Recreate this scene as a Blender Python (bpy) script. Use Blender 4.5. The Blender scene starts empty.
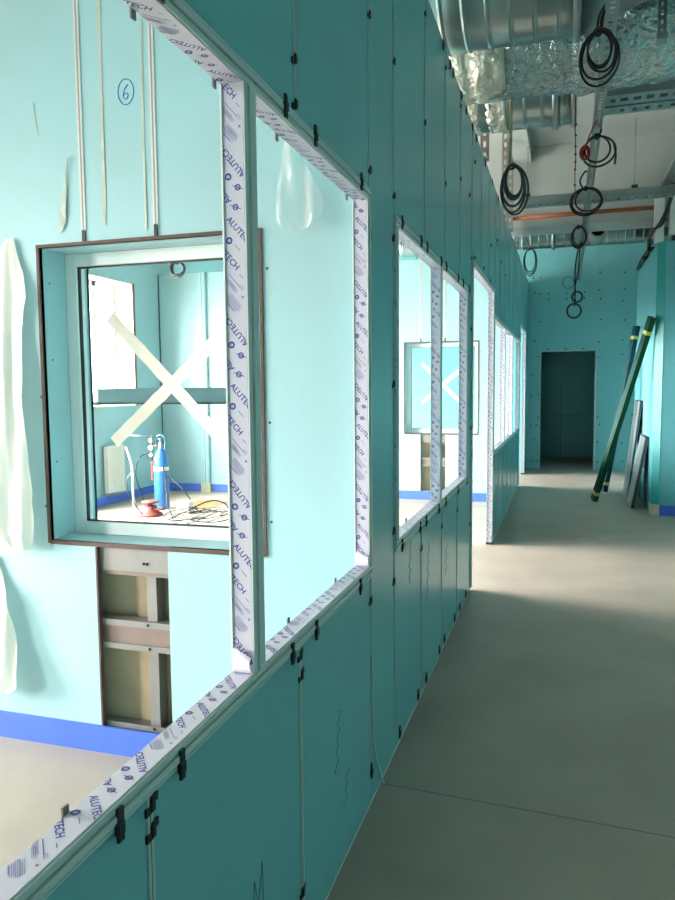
import bpy, bmesh, math, random
from mathutils import Vector, Matrix, noise
sc = bpy.context.scene
col = sc.collection
rnd = random.Random(7)
PI = math.pi

# ------------------------------------------------------------------ materials
MATS = {}
def mat(name, rgb, rough=.5, metal=0., var=0., scale=4., bump=0., bscale=40., spec=.5, trans=0., alpha=1., detail=4., stretch=None, coat=0.):
    m = bpy.data.materials.new(name); m.use_nodes = True
    nt = m.node_tree; b = nt.nodes['Principled BSDF']
    b.inputs['Base Color'].default_value = (*rgb, 1)
    b.inputs['Roughness'].default_value = rough
    b.inputs['Metallic'].default_value = metal
    b.inputs['Specular IOR Level'].default_value = spec
    b.inputs['Transmission Weight'].default_value = trans
    b.inputs['Alpha'].default_value = alpha
    b.inputs['Coat Weight'].default_value = coat
    if var > 0 or bump > 0:
        tc = nt.nodes.new('ShaderNodeNewGeometry')
        vec = tc.outputs['Position']
        if stretch:
            mp = nt.nodes.new('ShaderNodeMapping'); mp.inputs['Scale'].default_value = stretch
            nt.links.new(vec, mp.inputs['Vector']); vec = mp.outputs['Vector']
    if var > 0:
        n = nt.nodes.new('ShaderNodeTexNoise'); n.inputs['Scale'].default_value = scale; n.inputs['Detail'].default_value = detail
        nt.links.new(vec, n.inputs['Vector'])
        r = nt.nodes.new('ShaderNodeValToRGB')
        r.color_ramp.elements[0].position = .3; r.color_ramp.elements[1].position = .7
        r.color_ramp.elements[0].color = (*[c*(1-var) for c in rgb], 1)
        r.color_ramp.elements[1].color = (*[min(1, c*(1+var)) for c in rgb], 1)
        nt.links.new(n.outputs['Fac'], r.inputs['Fac']); nt.links.new(r.outputs['Color'], b.inputs['Base Color'])
    if bump > 0:
        n2 = nt.nodes.new('ShaderNodeTexNoise'); n2.inputs['Scale'].default_value = bscale; n2.inputs['Detail'].default_value = 5
        nt.links.new(vec, n2.inputs['Vector'])
        bp = nt.nodes.new('ShaderNodeBump'); bp.inputs['Strength'].default_value = bump; bp.inputs['Distance'].default_value = .05 if 'foil' in name else .02
        nt.links.new(n2.outputs['Fac'], bp.inputs['Height']); nt.links.new(bp.outputs['Normal'], b.inputs['Normal'])
    MATS[name] = m
    return m
def srgb(r, g, b):
    f = lambda c: c/12.92 if c <= .04045 else ((c+.055)/1.055)**2.4
    return (f(r/255), f(g/255), f(b/255))

TEAL = mat('teal_board', srgb(122,184,189), .27, var=.05, scale=1.3, spec=.5, bump=.02, bscale=3)
TEALR = mat('teal_board_room', srgb(156,191,197), .5, var=.04, scale=1.6, spec=.4)
FLOORM = mat('concrete_floor', srgb(176,162,150), .55, var=.09, scale=2.2, spec=.35, bump=.05, bscale=25, detail=8)
SLAB = mat('concrete_slab', srgb(174,178,176), .9, var=.07, scale=1.2, detail=8, spec=.2)
ALU = mat('grey_aluminium', srgb(168,172,172), .38, metal=.35)
PROF = mat('powder_grey_profile', srgb(204,209,206), .4, spec=.5)
WHITEP = mat('white_profile', srgb(228,230,228), .4)
FILM = mat('protective_film', srgb(212,206,220), .35, spec=.5)
PRINT = mat('navy_print', srgb(62,58,150), .5)
PRINTL = mat('lilac_print', srgb(158,150,196), .5)
JOINT = mat('joint_strip', srgb(186,196,194), .45)
e_ = [n for n in TEALR.node_tree.nodes if n.type == 'VALTORGB'][0].color_ramp.elements
e_[0].color = (.33,.475,.50,1); e_[0].position = .25; e_[1].position = .55
CLIP = mat('black_clip', srgb(28,34,38), .5)
TAB = mat('grey_tab', srgb(120,112,112), .5)
BROWN = mat('brown_edge', srgb(84,62,56), .7, var=.2, scale=20)
STUD = mat('galvanised_stud', srgb(138,134,132), .45, metal=.45, var=.08, scale=9)
STUDB = mat('brown_stud', srgb(130,112,106), .5, metal=.3, var=.1, scale=9)
BACKB = mat('raw_board_back', srgb(186,162,136), .85, var=.12, scale=5)
BLUE = mat('blue_film', srgb(72,104,200), .4, var=.05, scale=6)
MASK = mat('masking_tape', srgb(204,190,156), .7, var=.08, scale=20)
TAPE = mat('white_tape', srgb(238,222,208), .7)
GASK = mat('black_gasket', srgb(28,26,28), .5)
CABLE = mat('black_cable', srgb(20,23,26), .45)
GCABLE = mat('grey_cable', srgb(70,74,76), .5)
SPIRAL = mat('galvanised_duct', srgb(150,166,166), .28, metal=.95, var=.1, scale=3, stretch=(1,.2,.2))
FOIL = mat('aluminium_foil', srgb(176,192,192), .24, metal=1., bump=.7, bscale=26)
FOILT = mat('crumpled_foil_tape', srgb(222,216,204), .42, metal=.75, bump=.7, bscale=18)
PERF = mat('perforated_steel', srgb(150,160,160), .4, metal=.7)
COPPER = mat('orange_pipe', srgb(168,92,58), .6, var=.15, scale=6)
REDM = mat('red_plastic', srgb(190,45,50), .45)
REDB = mat('dusty_red_paint', srgb(140,64,60), .7, var=.15, scale=12)
CYL = mat('blue_cylinder_paint', srgb(40,100,160), .4, var=.08, scale=12)
STEEL = mat('steel_fitting', srgb(150,152,150), .35, metal=.8)
BRASS = mat('brass_fitting', srgb(128,108,84), .45, metal=.7)
GREEN = mat('dark_green_film', srgb(6,66,42), .5, var=.2, scale=8, spec=.25)
DBLUE = mat('dark_blue_film', srgb(6,62,80), .5, var=.2, scale=8, spec=.25)
YTAPE = mat('yellow_tape', srgb(205,196,110), .6)
PANEL = mat('grey_board', srgb(128,140,144), .4)
DARKE = mat('dark_edge', srgb(48,52,56), .6)
CARD = mat('cardboard', srgb(170,130,84), .8, var=.1, scale=12)
PLAST = mat('reveal_plaster', srgb(222,212,200), .85, var=.08, scale=6)
WOOD = mat('brown_wood', srgb(120,84,66), .6, var=.2, scale=10)
PEN = mat('blue_pen', srgb(40,95,180), .6)
PENCIL = mat('dark_pencil', srgb(38,84,104), .7)
TORN = mat('torn_paper', srgb(188,190,178), .8, var=.12, scale=14)
STRIPM = mat('painted_strip', srgb(206,204,204), .5)
WOODL = mat('strip_core', srgb(158,138,134), .7)
SEAM = mat('filled_seam', srgb(104,172,174), .6)
TEALB = mat('teal_block', srgb(104,172,182), .55, var=.04, scale=1.4, spec=.25)
CORNER = mat('corner_profile', srgb(40,150,150), .4)
BARG = mat('grey_bar_paint', srgb(104,122,124), .45, var=.1, scale=5)
RADW = mat('radiator_white', srgb(232,224,212), .4)

def plastic(name, rgb, a, sheen):
    m = bpy.data.materials.new(name); m.use_nodes = True
    nt = m.node_tree; nt.nodes.remove(nt.nodes['Principled BSDF'])
    out = nt.nodes['Material Output']
    d = nt.nodes.new('ShaderNodeBsdfDiffuse'); d.inputs['Color'].default_value = (*rgb, 1)
    tl = nt.nodes.new('ShaderNodeBsdfTranslucent'); tl.inputs['Color'].default_value = (*rgb, 1)
    g = nt.nodes.new('ShaderNodeBsdfGlossy'); g.inputs['Roughness'].default_value = .18
    t = nt.nodes.new('ShaderNodeBsdfTransparent')
    m1 = nt.nodes.new('ShaderNodeMixShader'); m1.inputs[0].default_value = .2
    nt.links.new(d.outputs[0], m1.inputs[1]); nt.links.new(tl.outputs[0], m1.inputs[2])
    m2 = nt.nodes.new('ShaderNodeMixShader'); m2.inputs[0].default_value = sheen
    nt.links.new(m1.outputs[0], m2.inputs[1]); nt.links.new(g.outputs[0], m2.inputs[2])
    m3 = nt.nodes.new('ShaderNodeMixShader'); m3.inputs[0].default_value = a
    nt.links.new(t.outputs[0], m3.inputs[1]); nt.links.new(m2.outputs[0], m3.inputs[2])
    nt.links.new(m3.outputs[0], out.inputs['Surface'])
    MATS[name] = m; return m
SHEET = plastic('milky_plastic', (.86,.81,.74), .93, .08)
SCRAP = plastic('clear_plastic', (.85,.85,.80), .38, .2)
def glass(name):
    m = bpy.data.materials.new(name); m.use_nodes = True
    nt = m.node_tree; nt.nodes.remove(nt.nodes['Principled BSDF'])
    out = nt.nodes['Material Output']
    t = nt.nodes.new('ShaderNodeBsdfTransparent'); t.inputs['Color'].default_value = (.95,.98,.98,1)
    g = nt.nodes.new('ShaderNodeBsdfGlossy'); g.inputs['Roughness'].default_value = .01
    f = nt.nodes.new('ShaderNodeFresnel'); f.inputs['IOR'].default_value = 1.5
    mx = nt.nodes.new('ShaderNodeMixShader')
    gm = nt.nodes.new('ShaderNodeNewGeometry')      # reflect on the front face only (a thin pane has no inner reflection)
    sb = nt.nodes.new('ShaderNodeMath'); sb.operation = 'SUBTRACT'; sb.inputs[0].default_value = 1.; nt.links.new(gm.outputs['Backfacing'], sb.inputs[1])
    ml = nt.nodes.new('ShaderNodeMath'); ml.operation = 'MULTIPLY'; nt.links.new(f.outputs[0], ml.inputs[0]); nt.links.new(sb.outputs[0], ml.inputs[1])
    nt.links.new(ml.outputs[0], mx.inputs[0]); nt.links.new(t.outputs[0], mx.inputs[1]); nt.links.new(g.outputs[0], mx.inputs[2])
    nt.links.new(mx.outputs[0], out.inputs['Surface'])
    return m
GLASS = glass('clear_glass')

# floor: saw-cut joint across the corridor
def floor_joint():
    nt = FLOORM.node_tree; b = nt.nodes['Principled BSDF']
    src = b.inputs['Base Color'].links[0].from_socket
    geo = nt.nodes.new('ShaderNodeNewGeometry'); sp = nt.nodes.new('ShaderNodeSeparateXYZ')
    nt.links.new(geo.outputs['Position'], sp.inputs[0])
    def M(op, a, bb):
        n = nt.nodes.new('ShaderNodeMath'); n.operation = op
        for i, v in enumerate((a, bb)):
            if isinstance(v, (int, float)): n.inputs[i].default_value = v
            else: nt.links.new(v, n.inputs[i])
        return n.outputs[0]
    res = None
    for slope, c, w in ((-.055, 2.566, .0035), (-.03, 7.62, .004)):
        l = M('ADD', M('MULTIPLY', sp.outputs[0], slope), c)
        d = M('ABSOLUTE', M('SUBTRACT', sp.outputs[1], l), 0)
        k = M('LESS_THAN', d, w)
        res = k if res is None else M('MAXIMUM', res, k)
    # a soft stain of spilled dust, larger scale
    n = nt.nodes.new('ShaderNodeTexNoise'); n.inputs['Scale'].default_value = .7; n.inputs['Detail'].default_value = 6
    nt.links.new(geo.outputs['Position'], n.inputs['Vector'])
    mr = nt.nodes.new('ShaderNodeMapRange'); mr.inputs[1].default_value = .35; mr.inputs[2].default_value = .65; mr.inputs[3].default_value = .9; mr.inputs[4].default_value = 1.06
    nt.links.new(n.outputs['Fac'], mr.inputs[0])
    mul = nt.nodes.new('ShaderNodeVectorMath'); mul.operation = 'SCALE'
    nt.links.new(src, mul.inputs[0]); nt.links.new(mr.outputs[0], mul.inputs['Scale'])
    mx = nt.nodes.new('ShaderNodeMix'); mx.data_type = 'RGBA'
    nt.links.new(M('MULTIPLY', res, .55), mx.inputs[0]); nt.links.new(mul.outputs[0], mx.inputs[6]); mx.inputs[7].default_value = (.06,.055,.05,1)
    nt.links.new(mx.outputs[2], b.inputs['Base Color'])
floor_joint()

# ------------------------------------------------------------------ helpers
WLOC = {}
def tag(o, label=None, cat=None, group=None, kind=None):
    if label: o['label'] = label
    if cat: o['category'] = cat
    if group: o['group'] = group
    if kind: o['kind'] = kind
    return o
def empty(name, loc=(0,0,0)):
    o = bpy.data.objects.new(name, None); o.empty_display_size = .1; col.objects.link(o)
    o.location = loc; WLOC[o.name] = Vector(loc); return o
def thing(name, label, cat, loc=(0,0,0), group=None):
    return tag(empty(name, loc), label, cat, group)
class MB:
    """collects shapes in world coordinates, then links them as one mesh object"""
    def __init__(s): s.bm = bmesh.new(); s.mi = 0
    def m(s, i): s.mi = i; return s
    def face(s, pts):
        vs = [s.bm.verts.new(p) for p in pts]
        f = s.bm.faces.new(vs); f.material_index = s.mi; return f
    def box(s, x0, x1, y0, y1, z0, z1):
        P = [(x,y,z) for x in (x0,x1) for y in (y0,y1) for z in (z0,z1)]
        v = [s.bm.verts.new(p) for p in P]
        for q in ((0,1,3,2),(4,6,7,5),(0,4,5,1),(2,3,7,6),(0,2,6,4),(1,5,7,3)):
            f = s.bm.faces.new([v[i] for i in q]); f.material_index = s.mi
        return s
    def obox(s, c, ax, ay, az, hx, hy, hz):
        c = Vector(c); ax = Vector(ax).normalized(); ay = Vector(ay).normalized(); az = Vector(az).normalized()
        v = [s.bm.verts.new(c+ax*hx*i+ay*hy*j+az*hz*k) for i in (-1,1) for j in (-1,1) for k in (-1,1)]
        for q in ((0,1,3,2),(4,6,7,5),(0,4,5,1),(2,3,7,6),(0,2,6,4),(1,5,7,3)):
            f = s.bm.faces.new([v[i] for i in q]); f.material_index = s.mi
        return s
    def beam(s, a, b, w, h, up=(0,0,1)):
        a = Vector(a); b = Vector(b); d = (b-a); L = d.length; d.normalize(); u = Vector(up)
        sd = d.cross(u).normalized(); u2 = sd.cross(d).normalized()
        return s.obox((a+b)/2, d, sd, u2, L/2, w/2, h/2)
    def tube(s, pts, r, n=8, closed=False, cap=True):
        pts = [Vector(p) for p in pts]; N = len(pts)
        R = r if isinstance(r, (list, tuple)) else [r]*N
        t0 = (pts[1]-pts[0]).normalized()
        a = Vector((0,0,1)) if abs(t0.z) < .9 else Vector((1,0,0))
        nrm = t0.cross(a).normalized(); rings = []
        for i in range(N):
            if closed: t = (pts[(i+1)%N]-pts[i-1])
            else: t = pts[min(i+1,N-1)]-pts[max(i-1,0)]
            if t.length < 1e-9: t = t0.copy()
            t.normalize()
            nrm = (nrm - t*nrm.dot(t))
            if nrm.length < 1e-6: nrm = t.orthogonal()
            nrm.normalize(); bn = t.cross(nrm)
            rings.append([s.bm.verts.new(pts[i]+(nrm*math.cos(2*PI*k/n)+bn*math.sin(2*PI*k/n))*R[i]) for k in range(n)])
        for i in range(N if closed else N-1):
            A = rings[i]; B = rings[(i+1)%N]
            for k in range(n):
                f = s.bm.faces.new([A[k],A[(k+1)%n],B[(k+1)%n],B[k]]); f.material_index = s.mi; f.smooth = True
        if cap and not closed:
            for q in (rings[0][::-1], rings[-1]):
                f = s.bm.faces.new(q); f.material_index = s.mi
        return s
    def lathe(s, prof, c, axis='Z', n=24, cap=True):
        c = Vector(c); rings = []
        for (r, h) in prof:
            ring = []
            for k in range(n):
                a = 2*PI*k/n; p = (math.cos(a)*r, math.sin(a)*r)
                if axis == 'Z': v = Vector((p[0], p[1], h))
                elif axis == 'X': v = Vector((h, p[0], p[1]))
                else: v = Vector((p[0], h, p[1]))
                ring.append(s.bm.verts.new(c+v))
            rings.append(ring)
        for i in range(len(rings)-1):
            for k in range(n):
                f = s.bm.faces.new([rings[i][k],rings[i][(k+1)%n],rings[i+1][(k+1)%n],rings[i+1][k]]); f.material_index = s.mi; f.smooth = True
        if cap:
            for q in (rings[0][::-1], rings[-1]):
                f = s.bm.faces.new(q); f.material_index = s.mi
        return s
    def build(s, name, mats, parent=None, bevel=0., normals=True):
        bm = s.bm
        if normals: bmesh.ops.recalc_face_normals(bm, faces=bm.faces[:])
        xs = [v.co for v in bm.verts]
        mn = Vector((min(v.x for v in xs), min(v.y for v in xs), min(v.z for v in xs)))
        mx = Vector((max(v.x for v in xs), max(v.y for v in xs), max(v.z for v in xs)))
        org = Vector(((mn.x+mx.x)/2, (mn.y+mx.y)/2, mn.z))
        bmesh.ops.translate(bm, verts=bm.verts[:], vec=-org)
        me = bpy.data.meshes.new(name); bm.to_mesh(me); bm.free()
        for m in (mats if isinstance(mats, (list, tuple)) else [mats]): me.materials.append(m)
        o = bpy.data.objects.new(name, me); col.objects.link(o)
        WLOC[o.name] = org
        o.location = org - (WLOC[parent.name] if parent else Vector())
        if parent: o.parent = parent
        if bevel:
            b = o.modifiers.new('bevel', 'BEVEL'); b.width = bevel; b.segments = 2; b.limit_method = 'ANGLE'
        return o
def copy_tree(o, loc, parent=None):
    c = o.copy(); col.objects.link(c); c.location = loc
    if parent: c.parent = parent
    for ch in o.children:
        d = ch.copy(); col.objects.link(d); d.parent = c
    return c
def catmull(P, n=8):
    P = [Vector(p) for p in P]; out = []
    for i in range(len(P)-1):
        p0 = P[max(i-1,0)]; p1 = P[i]; p2 = P[i+1]; p3 = P[min(i+2,len(P)-1)]
        for k in range(n):
            t = k/n
            out.append(.5*((2*p1)+(p2-p0)*t+(2*p0-5*p1+4*p2-p3)*t*t+(3*p1-p0-3*p2+p3)*t**3))
    out.append(P[-1]); return out

# ------------------------------------------------------------------ camera
def look():
    f, yaw, pitch, roll = 736.1, .2993, .0857, .0088
    w = Vector((-math.sin(yaw)*math.cos(pitch), math.cos(yaw)*math.cos(pitch), -math.sin(pitch)))
    r = Vector((math.cos(yaw), math.sin(yaw), 0)); u = r.cross(w)
    r2 = r*math.cos(roll)-u*math.sin(roll); u2 = u*math.cos(roll)+r*math.sin(roll)
    cd = bpy.data.cameras.new('camera'); cam = bpy.data.objects.new('camera', cd); col.objects.link(cam)
    cam.matrix_world = Matrix(((r2.x,u2.x,-w.x,0),(r2.y,u2.y,-w.y,0),(r2.z,u2.z,-w.z,1.5),(0,0,0,1)))
    cd.sensor_fit = 'VERTICAL'; cd.sensor_height = 36; cd.sensor_width = 27; cd.lens = f/900*36
    cd.clip_start = .02; sc.camera = cam
look()

# ------------------------------------------------------------------ film print
def text_tris(s, size):
    cu = bpy.data.curves.new('t', 'FONT'); cu.body = s; cu.size = size; cu.align_x = 'CENTER'; cu.align_y = 'CENTER'; cu.resolution_u = 2
    cu.offset = size*.018
    o = bpy.data.objects.new('t', cu); col.objects.link(o)
    bpy.context.view_layer.update()
    me = o.evaluated_get(bpy.context.evaluated_depsgraph_get()).to_mesh()
    me.calc_loop_triangles()
    T = [[(me.vertices[i].co.x, me.vertices[i].co.y) for i in t.vertices] for t in me.loop_triangles]
    o.to_mesh_clear(); bpy.data.objects.remove(o); bpy.data.curves.remove(cu)
    return T
def rot2(T, ang, cx, cy):
    c, s = math.cos(ang), math.sin(ang)
    return [[(x*c-y*s+cx, x*s+y*c+cy) for x, y in t] for t in T]
def rect2(w, h, ang, cx, cy):
    return rot2([[(-w/2,-h/2),(w/2,-h/2),(w/2,h/2),(-w/2,h/2)]], ang, cx, cy)
def ring2(r, r2, cx, cy, n=14):
    o = []
    for k in range(n):
        a, b = 2*PI*k/n, 2*PI*(k+1)/n
        o.append([(cx+r2*math.cos(a),cy+r2*math.sin(a)),(cx+r*math.cos(a),cy+r*math.sin(a)),(cx+r*math.cos(b),cy+r*math.sin(b)),(cx+r2*math.cos(b),cy+r2*math.sin(b))])
    return o
WORD = text_tris('ALUTECH', .0138)
def wfit():
    xs = [x for t in WORD for x, y in t]; k = .080/(max(xs)-min(xs))
    return [[(x*k, y*k*1.0) for x, y in t] for t in WORD]
WORD = wfit()
K = .000454; PER = .345
def P2(x, y):                       # tile pixel -> (v, up)
    return ((x-15-(y-80)*.0316)*K, -(y-110)*K)
def tile():
    D, Lt = [], []                  # dark, light
    a = -math.radians(49)
    for (x, y, an) in ((19,88,a),(71,434,math.radians(128)),(110,750,a),(2,545,math.radians(128))):
        D += rot2(WORD, an, *P2(x,y))
    for (x, y) in ((98,550),(88,637)):
        v, u = P2(x,y)
        D += ring2(.0068,.0044,v,u) + rect2(.026,.0015,-.35,v,u) + rect2(.013,.0012,-.25,v+.0003,u+.0021) + rect2(.013,.0012,-.25,v-.0003,u-.0021)
    for (x, y) in ((50,500),(58,785)):
        v, u = P2(x,y)
        D += ring2(.0076,.0036,v,u) + rect2(.0012,.007,0,v,u)
    for (x, y, l) in ((61,206,.040),(95,189,.012),(41,325,.022),(100,820,.018)):
        D += rect2(l,.0012,a,*P2(x,y))
    for (x, y, l) in ((40,215,.034),(52,235,.030),(60,310,.040),(68,300,.036),(50,322,.030),(98,240,.012)):
        v, u = P2(x,y)
        for k in (-1,0,1): Lt += rect2(l,.0011,a,v+k*.0020,u+k*.0018)
    D += rect2(.006,.0014,a,*P2(104,283))+rect2(.0014,.006,a,*P2(104,283))
    return D, Lt
TD, TL = tile()
def clip2(poly, L, Wd):
    for ax, lim, sg in ((0,0,1),(0,Wd,-1),(1,0,-1),(1,-L,1)):
        o = []
        for i in range(len(poly)):
            p, q = poly[i-1], poly[i]
            dp, dq = (p[ax]-lim)*sg, (q[ax]-lim)*sg
            if dp >= 0: 
                o.append(p)
                if dq < 0: t = dp/(dp-dq); o.append((p[0]+(q[0]-p[0])*t, p[1]+(q[1]-p[1])*t))
            elif dq >= 0:
                t = dp/(dp-dq); o.append((p[0]+(q[0]-p[0])*t, p[1]+(q[1]-p[1])*t))
        poly = o
        if len(poly) < 3: return None
    return poly
def film(parent, org, right, up, length, width, phase=0., cols=1):
    """printed protective film: strip hanging from org along -up, width along right"""
    org = Vector(org); right = Vector(right); up = Vector(up); nr = right.cross(up)
    b = MB(); th = .0006
    b.obox(org+right*width/2-up*length/2+nr*th/2, right, up, nr, width/2, length/2, th/2)
    for ci in range(cols):
        n0 = int((length+phase)/PER)+2
        for k in range(-1, n0):
            for mi, T in ((1,TD),(2,TL)):
                b.m(mi)
                for poly in T:
                    pl = [(x+ci*.047, y-k*PER+phase-ci*.12) for x, y in poly]
                    if max(p[0] for p in pl) < 0 or min(p[0] for p in pl) > width or max(p[1] for p in pl) < -length or min(p[1] for p in pl) > 0: continue
                    pl = clip2(pl, length, width)
                    if pl:
                        try: b.face([org+right*p[0]+up*p[1]+nr*(th+.0003) for p in pl])
                        except ValueError: pass
    return b.build('protective_film', [FILM, PRINT, PRINTL], parent, normals=False)

# ------------------------------------------------------------------ setting: shell
ZT = 3.312           # partition top
XP, XQ, XR = -.634, -.645, -.688     # profile face, board face (corridor), board face (room)
ZS, ZL = .878, 2.122                 # sill top, head underside
ZC = 4.3
XO = -5.65           # outer wall, inner face
Y1, Y2, Y3 = 2.52, 9.58, 13.67       # cross wall, rear wall, corridor end wall
def struct(o, label=None, cat=None): return tag(o, label, cat, kind='structure')

struct(MB().box(-6.1,3.8,-4.2,16.6,-.1,0).build('floor', FLOORM), 'bare grey concrete screed floor with a thin joint line', 'floor')
b = MB().box(-6.1,3.8,-4.2,16.6,ZC,ZC+.15)
b.box(-6.1,3.8,9.25,9.75,3.37,ZC)
b.box(-.62,-.42,6.4,9.25,4.12,ZC)
struct(b.build('ceiling', SLAB), 'bare concrete slab ceiling with a downstand beam', 'ceiling')

# corridor partition
def part_boxes(b):
    for (y0,y1,z0,z1) in ((-3.5,2.46,0,ZS-.04),(-3.5,2.46,ZL+.04,ZT),(2.46,2.858,0,ZT),(2.858,5.35,0,ZS-.04),(2.858,5.35,ZL+.04,ZT),
                          (5.085,5.35,ZS-.04,ZL+.04),(5.35,7.05,2.39,ZT),(7.05,11.08,0,ZS-.04),(7.05,11.08,ZL+.04,ZT),(11.08,11.2,0,ZT),
                          (11.2,12.8,2.39,ZT),(12.8,13.67,0,ZT)):
        b.box(XR,XQ,y0,y1,z0,z1)
b = MB(); part_boxes(b)
WL = struct(b.build('wall_left', TEAL), 'glossy teal panel partition with window openings along the corridor', 'wall')
# aluminium base rail hidden under the boards
struct(MB().box(XR+.006,XQ+.0025,-3.5,5.35,.0,.012).box(XR+.006,XQ+.0025,7.05,11.2,0,.012).build('trim_1', JOINT), 'thin grey base rail under the teal partition', 'trim')

# joints between boards
def joint(y, z0, z1, w=.013):
    b = MB().box(XQ-.004, XQ+.003, y-w/2, y+w/2, z0, z1)
    b.m(1).box(XQ+.0025, XQ+.0034, y-.0007, y+.0007, z0, z1)
    b.build('joint_strip', [JOINT, GASK], WL)
for y in (.41,1.015,1.74): joint(y, .013, ZS-.04, .018)
for y in (.41,1.1,1.755): joint(y, ZL+.04, ZT, .014)
joint(2.472,.013,ZT,.01); joint(2.846,.013,ZT,.008)
for y in (3.43,4.04,4.655): joint(y,.013,ZS-.04,.007); joint(y+.07,ZL+.04,ZT,.007)
joint(5.33,.013,ZT,.006); joint(5.09,ZS,ZL,.006)
for y in (5.95,6.55): joint(y,2.4,ZT,.007)
for y in (7.12,7.7,8.3,8.95,9.63): joint(y,ZL+.04,ZT,.007); joint(y,.013,ZS-.04,.007)
for y in (10.3,11.1): joint(y,.013,ZS-.04,.007); joint(y,ZL+.04,ZT,.007)
for y in (11.5,12.1): joint(y,2.4,ZT,.007)

# black spacer clips
def clip_mb(x, y, z, s=1., kind=0):
    b = MB()
    if kind == 0:      # on a profile edge
        b.box(x, x+.006, y-.008*s, y+.008*s, z-.030*s, z+.024*s)
        b.box(x, x+.010, y-.013*s, y+.004*s, z-.016*s, z+.004*s)
    else:              # across a joint
        b.box(x, x+.005, y-.019*s, y-.001, z-.016*s, z-.001*s)
        b.box(x, x+.005, y-.003, y+.019*s, z-.001*s, z+.014*s)
        b.box(x, x+.008, y-.006, y+.006, z-.012*s, z+.010*s)
    return b
CL = {}
def clip(y, z, kind=0, x=None, s=1.):
    x = (XP if kind == 0 else XQ) if x is None else x
    key = (kind, s)
    if key not in CL:
        CL[key] = (clip_mb(x, y, z, s, kind).build('panel_clip', CLIP, WL, bevel=.0015), (x, y, z)); return
    o, p = CL[key]
    c = o.copy(); col.objects.link(c); c.parent = WL
    c.location = o.location + Vector((x-p[0], y-p[1], z-p[2]))
for y, z in ((.3,.847),(.915,.847),(1.104,.845),(1.657,.847),(1.841,.847),(2.291,.847),(2.947,.847),(3.345,.847),(3.5,.85),(3.874,.85),(4.113,.85),(4.61,.848),(5.055,.85),
             (.45,2.15),(1.106,2.15),(1.662,2.155),(1.878,2.155),(2.333,2.155),(2.955,2.155),(3.363,2.155),(3.516,2.155),(3.929,2.155),(4.1,2.155),(4.575,2.155),(4.807,2.155),(5.116,2.155)):
    clip(y, z, 0)
for y, z in ((1.02,.815),(1.02,.770),(1.74,.81),(1.746,.755),(1.735,.166),(2.465,.747),(2.465,.946),(2.478,2.013),(2.47,1.505),(2.838,1.509),(2.838,.927),(2.838,.719),(2.84,2.071),
             (3.435,.728),(4.044,.722),(4.661,.717),(1.755,2.297),(1.755,2.19),(2.485,2.733),(2.485,2.231),(2.86,2.734),(2.855,2.235),(3.51,3.207),(3.515,2.723),(4.12,3.208),(4.735,3.223),(4.13,2.601),(4.74,2.787),
             (5.191,2.794),(5.33,2.395),(5.33,1.9),(5.33,1.2),(5.33,.5),(5.5,3.1),(6.142,2.446),(6.7,2.42),(5.515,2.43),(7.793,2.751),(8.335,2.697),(6.715,2.73),(7.307,2.882),(1.495,2.135)):
    clip(y, z, 1)
for y in (4.036,4.288,4.406,4.754,5.0,5.333,5.58,6.2,6.8,7.4): clip(y, ZT-.02, 0, XQ)
for y, z in ((5.112,.045),(4.799,.04),(4.563,.04),(4.151,.045),(3.971,.04),(3.563,.04),(3.348,.04),(2.942,.045),(2.464,.124)): clip(y, z, 0, XQ)

# pencil writing on the boards
def scrawl(name, pts, r, m, parent): return MB().tube(pts, r, 5).build(name, m, parent)
def zig(y, z0, z1, n, amp):
    return [(XQ+.0006, y+amp*((-1)**k)*(.5+rnd.random())+.03*k/n, z0+(z1-z0)*k/n+rnd.uniform(-.008,.008)) for k in range(n+1)]
scrawl('pencil_mark', zig(2.05,.32,.52,9,.02), .0006, PENCIL, WL)
scrawl('pencil_mark', zig(2.14,.16,.28,6,.02), .0006, PENCIL, WL)
scrawl('pencil_mark', [(XQ+.0006,y,z) for y,z in ((1.42,.30),(1.43,.40),(1.45,.33),(1.475,.42),(1.48,.28))], .0008, PENCIL, WL)
scrawl('pencil_mark', zig(3.6,.42,.72,9,.022), .0008, PENCIL, WL)
scrawl('pencil_mark', zig(4.2,.40,.56,6,.03), .0008, PENCIL, WL)
scrawl('pencil_mark', zig(3.15,.62,.83,7,.02), .0007, PENCIL, WL)
scrawl('pencil_mark', zig(2.85,2.85,3.1,7,.02), .0007, PENCIL, WL)
# loose tail of sealant cord at the foot of the near joint
scrawl('sealant_cord', catmull([(XQ+.004,2.47,.55),(XQ+.005,2.475,.32),(XQ+.006,2.49,.2),(XQ+.012,2.56,.06),(XQ+.02,2.585,.006)]), .0045, JOINT, WL)

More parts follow.
